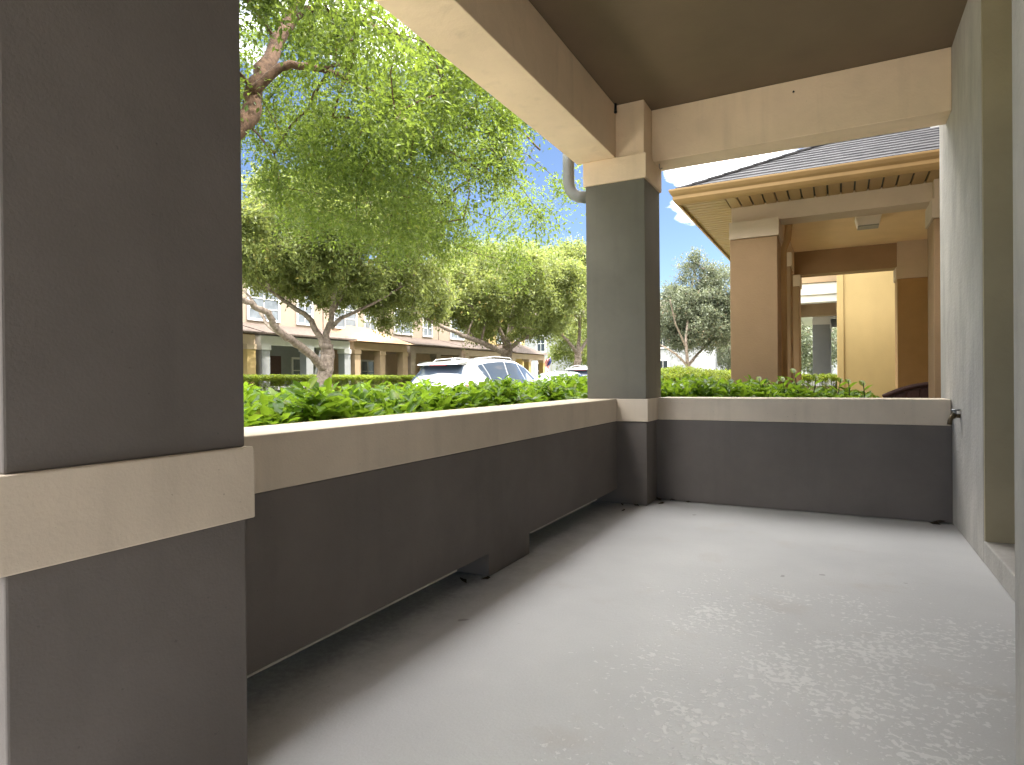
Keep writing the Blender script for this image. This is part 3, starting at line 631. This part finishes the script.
    MB().prism([(yf-.12, zr), (yf+.1, zr), (yf-.06, zr+.075), (yf-.12, zr+.06)], 0, -.016, .016).build('antenna_fin', M[paint], root, .006)
    B(-.26, .26, -.012, .01, .62, .75).build('number_plate', M['plate'], root)
    root.location = loc; root.rotation_euler = (0, 0, rz)
    return root
RZ = GZ+.004
make_car((-8.30, 11.7, RZ), 'white sport utility car seen from behind, nearest of the parked cars', SUV, 'carwhite', True, R(-7))
make_car((-8.25, 17.2, RZ), 'low pale saloon car parked in front of the white sport utility car', SEDAN, 'carsilver', False)
make_car((-8.85, 22.2, RZ), 'white car half hidden behind the far pillar, farthest of the parked cars', SUV, 'carwhite')

# ================================================================== PLANTS
def leaf_mesh(name, P, D, N, Ln, Wd, m, parent, fine=False):
    """P base points, D leaf direction, N leaf normal, Ln length, Wd width"""
    P = np.asarray(P); D = D/np.linalg.norm(D, axis=1, keepdims=True); S = np.cross(D, N); S /= np.linalg.norm(S, axis=1, keepdims=True)+1e-9; N = np.cross(S, D)
    n = len(P); Ln = np.broadcast_to(Ln, n)[:, None]; Wd = np.broadcast_to(Wd, n)[:, None]
    if fine:
        tb = [(0, 0, 0), (.3, .44, .07), (.68, .40, .03), (1, 0, -.16), (.68, -.40, .03), (.3, -.44, .07), (.3, 0, -.03), (.68, 0, -.09)]
        F = [(0, 6, 1), (0, 5, 6), (6, 7, 2, 1), (6, 5, 4, 7), (7, 3, 2), (7, 4, 3)]
    else:
        tb = [(0, 0, 0), (.45, .5, .06), (1, 0, -.06), (.45, -.5, .06)]; F = [(0, 3, 2, 1)]
    V = np.stack([P + D*Ln*a + S*Wd*b + N*Ln*c for a, b, c in tb], 1).reshape(-1, 3)
    off = np.zeros(3)
    if parent is not None: off = np.array(parent.location)
    V = V-off; k = len(tb)
    lv = np.concatenate([np.array(f) for f in F]); ls = np.array([len(f) for f in F])
    loops = (np.arange(n)[:, None]*k+lv[None]).ravel(); tot = np.tile(ls, n); start = np.concatenate([[0], np.cumsum(tot)[:-1]])
    me = bpy.data.meshes.new(name); me.vertices.add(len(V)); me.vertices.foreach_set('co', V.ravel().astype(np.float32))
    me.loops.add(len(loops)); me.loops.foreach_set('vertex_index', loops.astype(np.int32))
    me.polygons.add(len(tot)); me.polygons.foreach_set('loop_start', start.astype(np.int32)); me.polygons.foreach_set('loop_total', tot.astype(np.int32))
    me.polygons.foreach_set('use_smooth', np.full(len(tot), fine)); me.update(calc_edges=True); me.validate(); me.materials.append(m)
    o = bpy.data.objects.new(name, me); COL.objects.link(o); o.parent = parent; return o
def unit(a): return a/(np.linalg.norm(a, axis=-1, keepdims=True)+1e-9)

def hedge(name, label, rect, top, n_shoot, leaf, m, cat='hedge', group=None, pairs=4, base=.0, fine=True, wob=.06, lean=.55, zmin=.35):
    x0, x1, y0, y1 = rect; root = empty(name, ((x0+x1)/2, (y0+y1)/2, GZ)); tag(root, label, cat, group)
    u = rng.random((n_shoot, 3)); x = x0+(x1-x0)*u[:, 0]; y = y0+(y1-y0)*u[:, 1]
    tz = top(x, y) if callable(top) else np.full(n_shoot, top)
    tz = tz + wob*(np.sin(x*9+y*4)+np.sin(y*7-x*5+1)+np.sin(y*17+x*13))/2.2
    q = rng.random(n_shoot); depth = np.where(q < .55, rng.random(n_shoot)*.10, rng.random(n_shoot)**1.3*zmin)
    P0 = np.stack([x, y, tz-depth-leaf*1.2], 1)
    ax = unit(np.stack([rng.normal(0, lean*.6, n_shoot), rng.normal(0, lean*.6, n_shoot), np.ones(n_shoot)], 1))
    a = unit(np.cross(ax, rng.normal(0, 1, (n_shoot, 3)))); b = np.cross(ax, a)
    PP, DD, NN, LL = [], [], [], []
    for k in range(pairs):
        h = leaf*.42*k; s_, c_ = (a, b) if k % 2 else (b, a); up = .35+.5*k/pairs
        for sg in (1, -1):
            d = unit(ax*(up+rng.normal(0, .18, (n_shoot, 1)))+s_*sg+rng.normal(0, .15, (n_shoot, 3)))
            PP.append(P0+ax*h+s_*sg*leaf*.08); DD.append(d); NN.append(unit(ax-s_*sg*.3+rng.normal(0, .12, (n_shoot, 3)))); LL.append(leaf*(1.05-.12*k)*(.75+.5*rng.random(n_shoot)))
    P, D, N, Ln = map(np.concatenate, (PP, DD, NN, LL))
    leaf_mesh('foliage', P, D, N, Ln, Ln*.52, m, root, fine)
    st = MB()
    for i in range(0, n_shoot, max(1, n_shoot//260)):
        st.tube([(x[i]+.05, y[i], GZ), (x[i], y[i]+.03, (tz[i]+GZ)/2), tuple(P0[i]+ax[i]*leaf)], [.008, .006, .003], 5)
    st.build('stems', M['stem'], root)
    return root
hedge('leafy_hedge', 'broad leaved glossy green hedge just outside the long low wall', (-3.15, -2.08, .3, 5.9), lambda x, y: .885+.008*(y-1), 4200, .106, M['leafH'])
hedge('leafy_hedge', 'broad leaved green shrubs outside the far low wall, with taller loose shoots', (-2.9, .30, 5.62, 6.75), lambda x, y: np.interp(x, [-2.5, -1.2, -.3, .3], [1.00, .96, .89, .80]), 1500, .098, M['leafH'], wob=.05)
# taller single shoots on the right
def sprig(x, y, z0, z1, n=7, L_=.13):
    ax = unit(np.array([random.uniform(-.2, .2), random.uniform(-.15, .15), 1.0])); P, D, N = [], [], []
    for k in range(n):
        h = (z1-z0)*k/n; an = k*2.4; r_ = np.array([math.cos(an), math.sin(an), 0]); P.append(np.array([x, y, z0])+ax*h); D.append(unit(r_+ax*(.35+.8*k/n))); N.append(unit(ax-r_*.4))
    root = empty('leafy_shrub', (x, y, GZ))
    leaf_mesh('foliage', np.array(P), np.array(D), np.array(N), np.array([L_*(1.1-.5*k/n) for k in range(n)]), L_*.40, M['leafH'], root, True)
    MB().tube([(x, y, GZ), (x, y, z0), tuple(np.array([x, y, z0])+ax*(z1-z0))], [.008, .006, .003], 6).build('stem', M['stem'], root)
    return root
for k, (px, zt) in enumerate(((799, 1.06), (812, 1.0), (786, .99), (835, .98), (850, .97), (764, 1.0), (866, .95))):
    p = unproj(px, 385, 1, 5.75); r_ = sprig(p.x, p.y, zt-.24, zt)
    tag(r_, ('tallest upright leafy sprig behind the far low wall' if k == 0 else 'upright leafy sprig poking above the far low wall, before the tan porch'), 'shrub', 'leafy sprigs behind the far wall' if k else None)
hedge('round_bush', 'sunlit yellow green bush beyond the far pillar', (-3.3, -1.5, 9.6, 11.2), lambda x, y: 1.18-.35*((x+2.4)**2+(y-10.4)**2)*.5, 2600, .055, M['leafY'], 'bush', wob=.03, fine=False)
hedge('clipped_hedge', 'long yellow green clipped hedge in front of the porches farther along', (-3.4, -1.4, 12.5, 30), 1.14, 5200, .07, M['leafY'], zmin=1.2, wob=.02, fine=False)
hedge('clipped_hedge', 'clipped bright green hedge across the street behind the leaning trunk', (-18.7, -17.9, 12, 24.6), 1.24, 8000, .085, M['leafY'], zmin=1.2, wob=.018, fine=False)
hedge('clipped_hedge', 'small clipped shrub row beside the sand townhouse, left of the white car', (-18.7, -17.9, 25.8, 27.2), 1.15, 700, .085, M['leafY'], zmin=1.2, wob=.03, fine=False)
hedge('clipped_hedge', 'small green hedge in front of the white beamed porch', (-.9, .9, 16.4, 17.0), 1.06, 900, .06, M['leafY'], zmin=1.2, wob=.02, fine=False)

def tree(name, label, limbs, envelope, n_clump, leaf, per, m, bark, clump_r=.55, spray=.5, droop=.25, twig_r=.012, group=None, fill=.45, keep=None):
    """limbs: list of (points, r0, r1). envelope: (centre, radii) ellipsoids from which clump centres are drawn"""
    root = empty(name, tuple(limbs[0][0][0])); tag(root, label, 'tree', group)
    tr = MB(); samp = []
    for pts, r0, r1 in limbs:
        pts = [Vector(p) for p in pts]; n = len(pts); dense = []
        T = list(range(n)); V = np.array([tuple(p) for p in pts])
        for u in np.linspace(0, n-1, (n-1)*6+1): dense.append(Vector(interp(T, V, u)) + Vector(rng.normal(0, r0*.10, 3)))
        k = len(dense); rad = [r0+(r1-r0)*(i/(k-1))**.8 for i in range(k)]
        if pts is limbs[0][0] or dense[0].z < GZ+.3: rad[0] *= 1.35; rad[1] *= 1.12
        tr.tube(dense, rad, 10)
        for i in range(k//3, k): samp.append(tuple(dense[i]))
    samp = np.array(samp)
    C = []
    tot = sum(e[1][0]*e[1][1]*e[1][2] for e in envelope)
    for c, r_ in envelope:
        n = int(n_clump*r_[0]*r_[1]*r_[2]/tot)+1
        d = unit(rng.normal(0, 1, (n, 3))); rr = (fill+(1-fill)*rng.random((n, 1)))**.6
        C.append(np.array(c)+d*rr*np.array(r_))
    C = np.concatenate(C)
    if keep is not None: C = C[keep(C)]
    PP, DD, NN, LL = [], [], [], []
    # every clump grows from the nearest bough or from a clump nearer the bough; twigs thicken with what they carry
    d0 = np.array([np.min(np.linalg.norm(samp-c, axis=1)) for c in C]); C = C[np.argsort(d0)]
    src, par = list(map(tuple, samp)), [-1]*len(samp); own = []
    for i, c in enumerate(C):
        A = np.array(src); dd = np.linalg.norm(A-c, axis=1)*np.where(np.array(par) < 0, 1.0, 1.12)
        j = int(np.argmin(dd)); own.append((A[j], par[j])); src.append(tuple(c)); par.append(i)
    load = np.ones(len(C))
    for i in range(len(C)-1, -1, -1):
        if own[i][1] >= 0: load[own[i][1]] += load[i]
    for i, c in enumerate(C):
        s, p_ = own[i]; ln = np.linalg.norm(c-s); r1_ = twig_r*load[i]**.45; r0_ = r1_*1.25
        mid = (s+c)/2+np.array([0, 0, .10*ln])+rng.normal(0, .09*ln, 3)
        tr.tube([s, s*.56+mid*.38+c*.06, mid*.6+(s+c)*.2, s*.06+mid*.38+c*.56, c], [r0_, r0_*.97, (r0_+r1_)/2, r1_, r1_*.9], 5, False)
        ns = max(3, int(per/9)); out = unit(c-s)
        cr_ = clump_r*(.6+.8*rng.random())
        sd_ = unit(rng.normal(0, 1, (ns, 3))+out*.55+np.array([0, 0, -droop])); sl_ = spray*(.6+.7*rng.random(ns))
        o0 = c+rng.normal(0, cr_*.42, (ns, 3))
        for i in range(ns):
            k = 9; u = np.linspace(.05, 1, k)[:, None]; ax = sd_[i]
            pos = o0[i]+ax*sl_[i]*u+np.array([0, 0, -1])*droop*sl_[i]*u*u*.7+rng.normal(0, leaf*.45, (k, 3))
            side = unit(np.cross(ax, rng.normal(0, 1, 3)))
            sg = np.where(np.arange(k) % 2, 1, -1)[:, None]
            PP.append(pos); DD.append(unit(ax*.6+side*sg+rng.normal(0, .35, (k, 3))+np.array([0, 0, -droop*.4])))
            NN.append(unit(np.array([0, 0, 1.0])+rng.normal(0, .55, (k, 3)))); LL.append(leaf*(.65+.7*rng.random(k)))
    P, D, N, Ln = map(np.concatenate, (PP, DD, NN, LL))
    tr.build('trunk', M[bark], root)
    leaf_mesh('crown', P, D, N, Ln, Ln*.46, M[m], root)
    return root
def U(px, py, x): return tuple(unproj(px, py, 0, x))

# the near street tree: trunk hidden behind the near pillar, boughs hanging over the street
lim = [([(-6.2, 3.1, GZ), (-6.25, 3.15, .9), (-6.1, 3.2, 1.9), (-6.0, 3.45, 2.7)], .23, .17),
       ([(-6.0, 3.45, 2.7), U(244, 122, -6.0), U(258, 78, -6.1), U(285, 28, -6.3), U(310, -20, -6.6), U(345, -80, -6.8)], .135, .05),
       ([U(252, 92, -6.0), U(285, 66, -5.8), U(330, 72, -5.6), U(385, 100, -5.5), U(430, 140, -5.4), U(470, 180, -5.3)], .06, .018),
       ([U(300, 10, -6.4), U(360, 20, -6.2), U(430, 60, -5.9), U(500, 110, -5.5), U(540, 150, -5.2)], .06, .018),
       ([(-6.0, 3.45, 2.7), (-7.2, 3.0, 4.2), (-8.2, 2.8, 5.6), (-9.0, 2.8, 6.8)], .13, .04),
       ([(-6.0, 3.45, 2.7), (-5.0, 2.2, 4.1), (-4.4, 1.2, 5.4)], .11, .04),
       ([U(285, 28, -6.3), (-6.5, 6.4, 6.2), (-6.3, 8.0, 6.6), (-6.0, 9.4, 6.4)], .08, .025)]
def keepA(C):   # open towards the porch roof and the road, ragged underside
    px = 512+FPX*((C-np.array(CAM))@np.array(CR))/np.maximum(.5, (C-np.array(CAM))@np.array(CF))
    zmin = 3.15-.10*(C[:, 1]-5)+.35*np.sin(C[:, 1]*2.3+C[:, 0])+.3*np.abs(C[:, 0]+5.6)*.4
    bough = np.array([(-6.0, 3.45, 2.7), U(244, 122, -6.0), U(258, 78, -6.1), U(285, 28, -6.3)]); bough = np.concatenate([bough[i]+(bough[i+1]-bough[i])*np.linspace(0, 1, 6)[:, None] for i in range(3)])
    toward = np.concatenate([bough+(np.array(CAM)-bough)*k for k in (0, .1, .2, .3, .4)])     # keep the bough bare on the house side
    dm = np.min(np.linalg.norm(C[:, None]-toward[None], axis=2), axis=1)
    return (C[:, 2] > zmin) & (C[:, 0] < -3.3) & (C[:, 1] < 10.9) & (dm > .42)
tree('street_oak', 'nearest oak, its red brown bough and leaves hanging over the top left', lim,
     [((-6.2, 5.0, 5.2), (3.0, 4.9, 2.6)), ((-5.4, 7.9, 4.3), (2.0, 2.8, 1.7)), ((-6.3, 2.6, 6.0), (3.2, 3.0, 2.2))], 500, .064, 540, 'leafA', 'bark2', .36, .33, .35, .0045, keep=keepA, fill=.25)

# the oaks along the far kerb
XB = -15.0
lim = [([U(326, 392, XB)[:2]+(GZ,), U(325, 378, XB), U(327, 358, XB), U(328, 345, XB)], .27, .20),
       ([U(327, 372, XB), U(318, 362, -14.9), U(299, 345, -14.7), U(280, 333, -14.4), U(267, 313, -14.2), U(247, 302, -14.0), U(225, 285, -13.8)], .17, .06),
       ([U(280, 333, -14.4), U(268, 325, -14.8), U(258, 308, -15.2), U(244, 290, -15.6)], .07, .03),
       ([U(327, 356, XB), U(321, 340, -15.1), U(309, 318, -15.3), U(290, 305, -15.6), U(270, 290, -15.9)], .14, .05),
       ([U(328, 348, XB), U(326, 335, -15), U(330, 322, -14.8), U(334, 300, -14.6), U(336, 270, -14.5), U(338, 235, -14.5)], .14, .04),
       ([U(331, 328, -14.8), U(341, 318, -14.5), U(356, 312, -14.2), U(380, 300, -13.8), U(405, 285, -13.6)], .08, .03),
       ([U(334, 300, -14.6), U(320, 275, -14.8), U(300, 245, -15), U(285, 225, -15)], .07, .03),
       ([U(332, 312, -14.7), U(350, 285, -15), U(375, 260, -15.4), U(395, 240, -15.6)], .07, .03)]
c = U(336, 246, XB)
tree('street_oak', 'oak with forked leaning limbs across the street, in front of the cream townhouse', lim,
     [(c, (3.6, 3.7, 1.95)), (tuple(np.array(c)+np.array([.5, 2.9, -1.3])), (2.0, 2.0, 1.3)), (tuple(np.array(c)+np.array([.3, -2.2, .1])), (2.4, 2.2, 1.5))], 360, .13, 360, 'leafB', 'bark', .34, .36, .25, .010)
lim = [([U(505, 390, XB)[:2]+(GZ,), U(505, 372, XB), U(506, 356, XB), U(507, 346, XB)], .34, .26),
       ([U(506, 354, XB), U(490, 346, -14.8), U(470, 338, -14.5), U(445, 328, -14.2), U(425, 318, -14)], .17, .06),
       ([U(507, 348, XB), U(500, 330, -15.2), U(490, 305, -15.4), U(478, 280, -15.6)], .15, .05),
       ([U(507, 348, XB), U(510, 325, -15), U(515, 300, -15), U(518, 265, -15)], .16, .05),
       ([U(507, 350, XB), U(520, 340, -14.8), U(540, 332, -14.6), U(560, 318, -14.4), U(575, 300, -14.2)], .14, .05),
       ([U(510, 330, -15), U(528, 310, -15.3), U(545, 285, -15.5)], .09, .04)]
c = U(503, 292, XB)
tree('street_oak', 'middle oak behind the white car with a broad rounded crown', lim,
     [(c, (4.2, 4.5, 2.4)), (tuple(np.array(c)+np.array([0, -3.2, -.4])), (2.5, 2.4, 1.5)), (tuple(np.array(c)+np.array([0, 3.5, -.3])), (2.4, 2.2, 1.6))], 380, .145, 330, 'leafB', 'bark', .38, .40, .2, .011)
lim = [([U(578, 385, XB)[:2]+(GZ,), U(578, 368, XB), U(578, 352, XB)], .30, .22),
       ([U(578, 354, XB), U(570, 344, -15), U(560, 332, -14.8), U(552, 320, -14.6)], .14, .05),
       ([U(578, 354, XB), U(579, 338, -15), U(580, 315, -15), U(580, 290, -15)], .15, .05),
       ([U(578, 354, XB), U(586, 342, -15), U(596, 330, -14.8), U(608, 315, -14.6)], .14, .05)]
c = U(580, 284, XB)
tree('street_oak', 'oak farthest along the far kerb, beside the far pillar', lim, [(c, (4.4, 4.6, 2.5)), (tuple(np.array(c)+np.array([0, -2.6, .2])), (2.4, 2.4, 1.7))], 280, .17, 280, 'leafB', 'bark', .44, .46, .2, .013)
# this side of the street, right of the pillar
XE = -5.8
lim = [([U(688, 395, XE)[:2]+(GZ,), U(688, 374, XE), U(688, 364, XE)], .15, .11),
       ([U(688, 366, XE), U(678, 356, -5.9), U(668, 349, -6.0), U(655, 342, -6.1)], .06, .02),
       ([U(688, 366, XE), U(686, 345, -5.8), U(688, 315, -5.8), U(694, 275, -5.8), U(697, 258, -5.8)], .08, .02),
       ([U(688, 366, XE), U(697, 355, -5.6), U(706, 346, -5.4), U(718, 336, -5.2), U(728, 320, -5.0)], .075, .025),
       ([U(687, 350, XE), U(676, 325, -6), U(670, 300, -6)], .05, .02)]
c = U(694, 310, XE)
tree('street_oak', 'grey green oak on this side of the street, seen right of the far pillar', lim,
     [(tuple(np.array(c)+np.array([.2, 0, -.45])), (2.0, 2.0, 1.35)), (tuple(np.array(c)+np.array([.1, .2, 1.5])), (.8, .8, 1.0)), (tuple(np.array(c)+np.array([1.4, .6, .5])), (1.6, 1.5, 1.5)), (tuple(np.array(c)+np.array([-.6, -.2, -.1])), (1.3, 1.3, 1.2))], 300, .11, 260, 'leafE', 'bark', .36, .34, .15, .006)
# rows of trees far down the street
for k, (x, y, h) in enumerate(((-3.5, 52, 6.2), (-7.2, 60, 7), (-2.0, 66, 6.5), (-11, 74, 8), (-5, 78, 7.5), (-15, 82, 9), (-16.5, 50, 8.0), (-22.5, 56, 7.5))):
    lim = [([(x, y, GZ), (x+.1, y, 1.2), (x, y+.1, 2.4)], .2, .15), ([(x, y+.1, 2.4), (x-.7, y, 3.6), (x-1.3, y, h-1.5)], .11, .04), ([(x, y+.1, 2.4), (x+.6, y+.3, 3.5), (x+1.2, y, h-1.4)], .11, .04), ([(x, y+.1, 2.4), (x, y, h-.8)], .1, .03)]
    tree('street_oak', 'small distant oak far down the street between the houses', lim, [((x, y, h*.62), (2.6, 2.6, h*.33))], 80, .24, 160, 'leafE' if k < 6 else 'leafB', 'bark', .7, .7, .2, .012, group='distant oaks down the street')
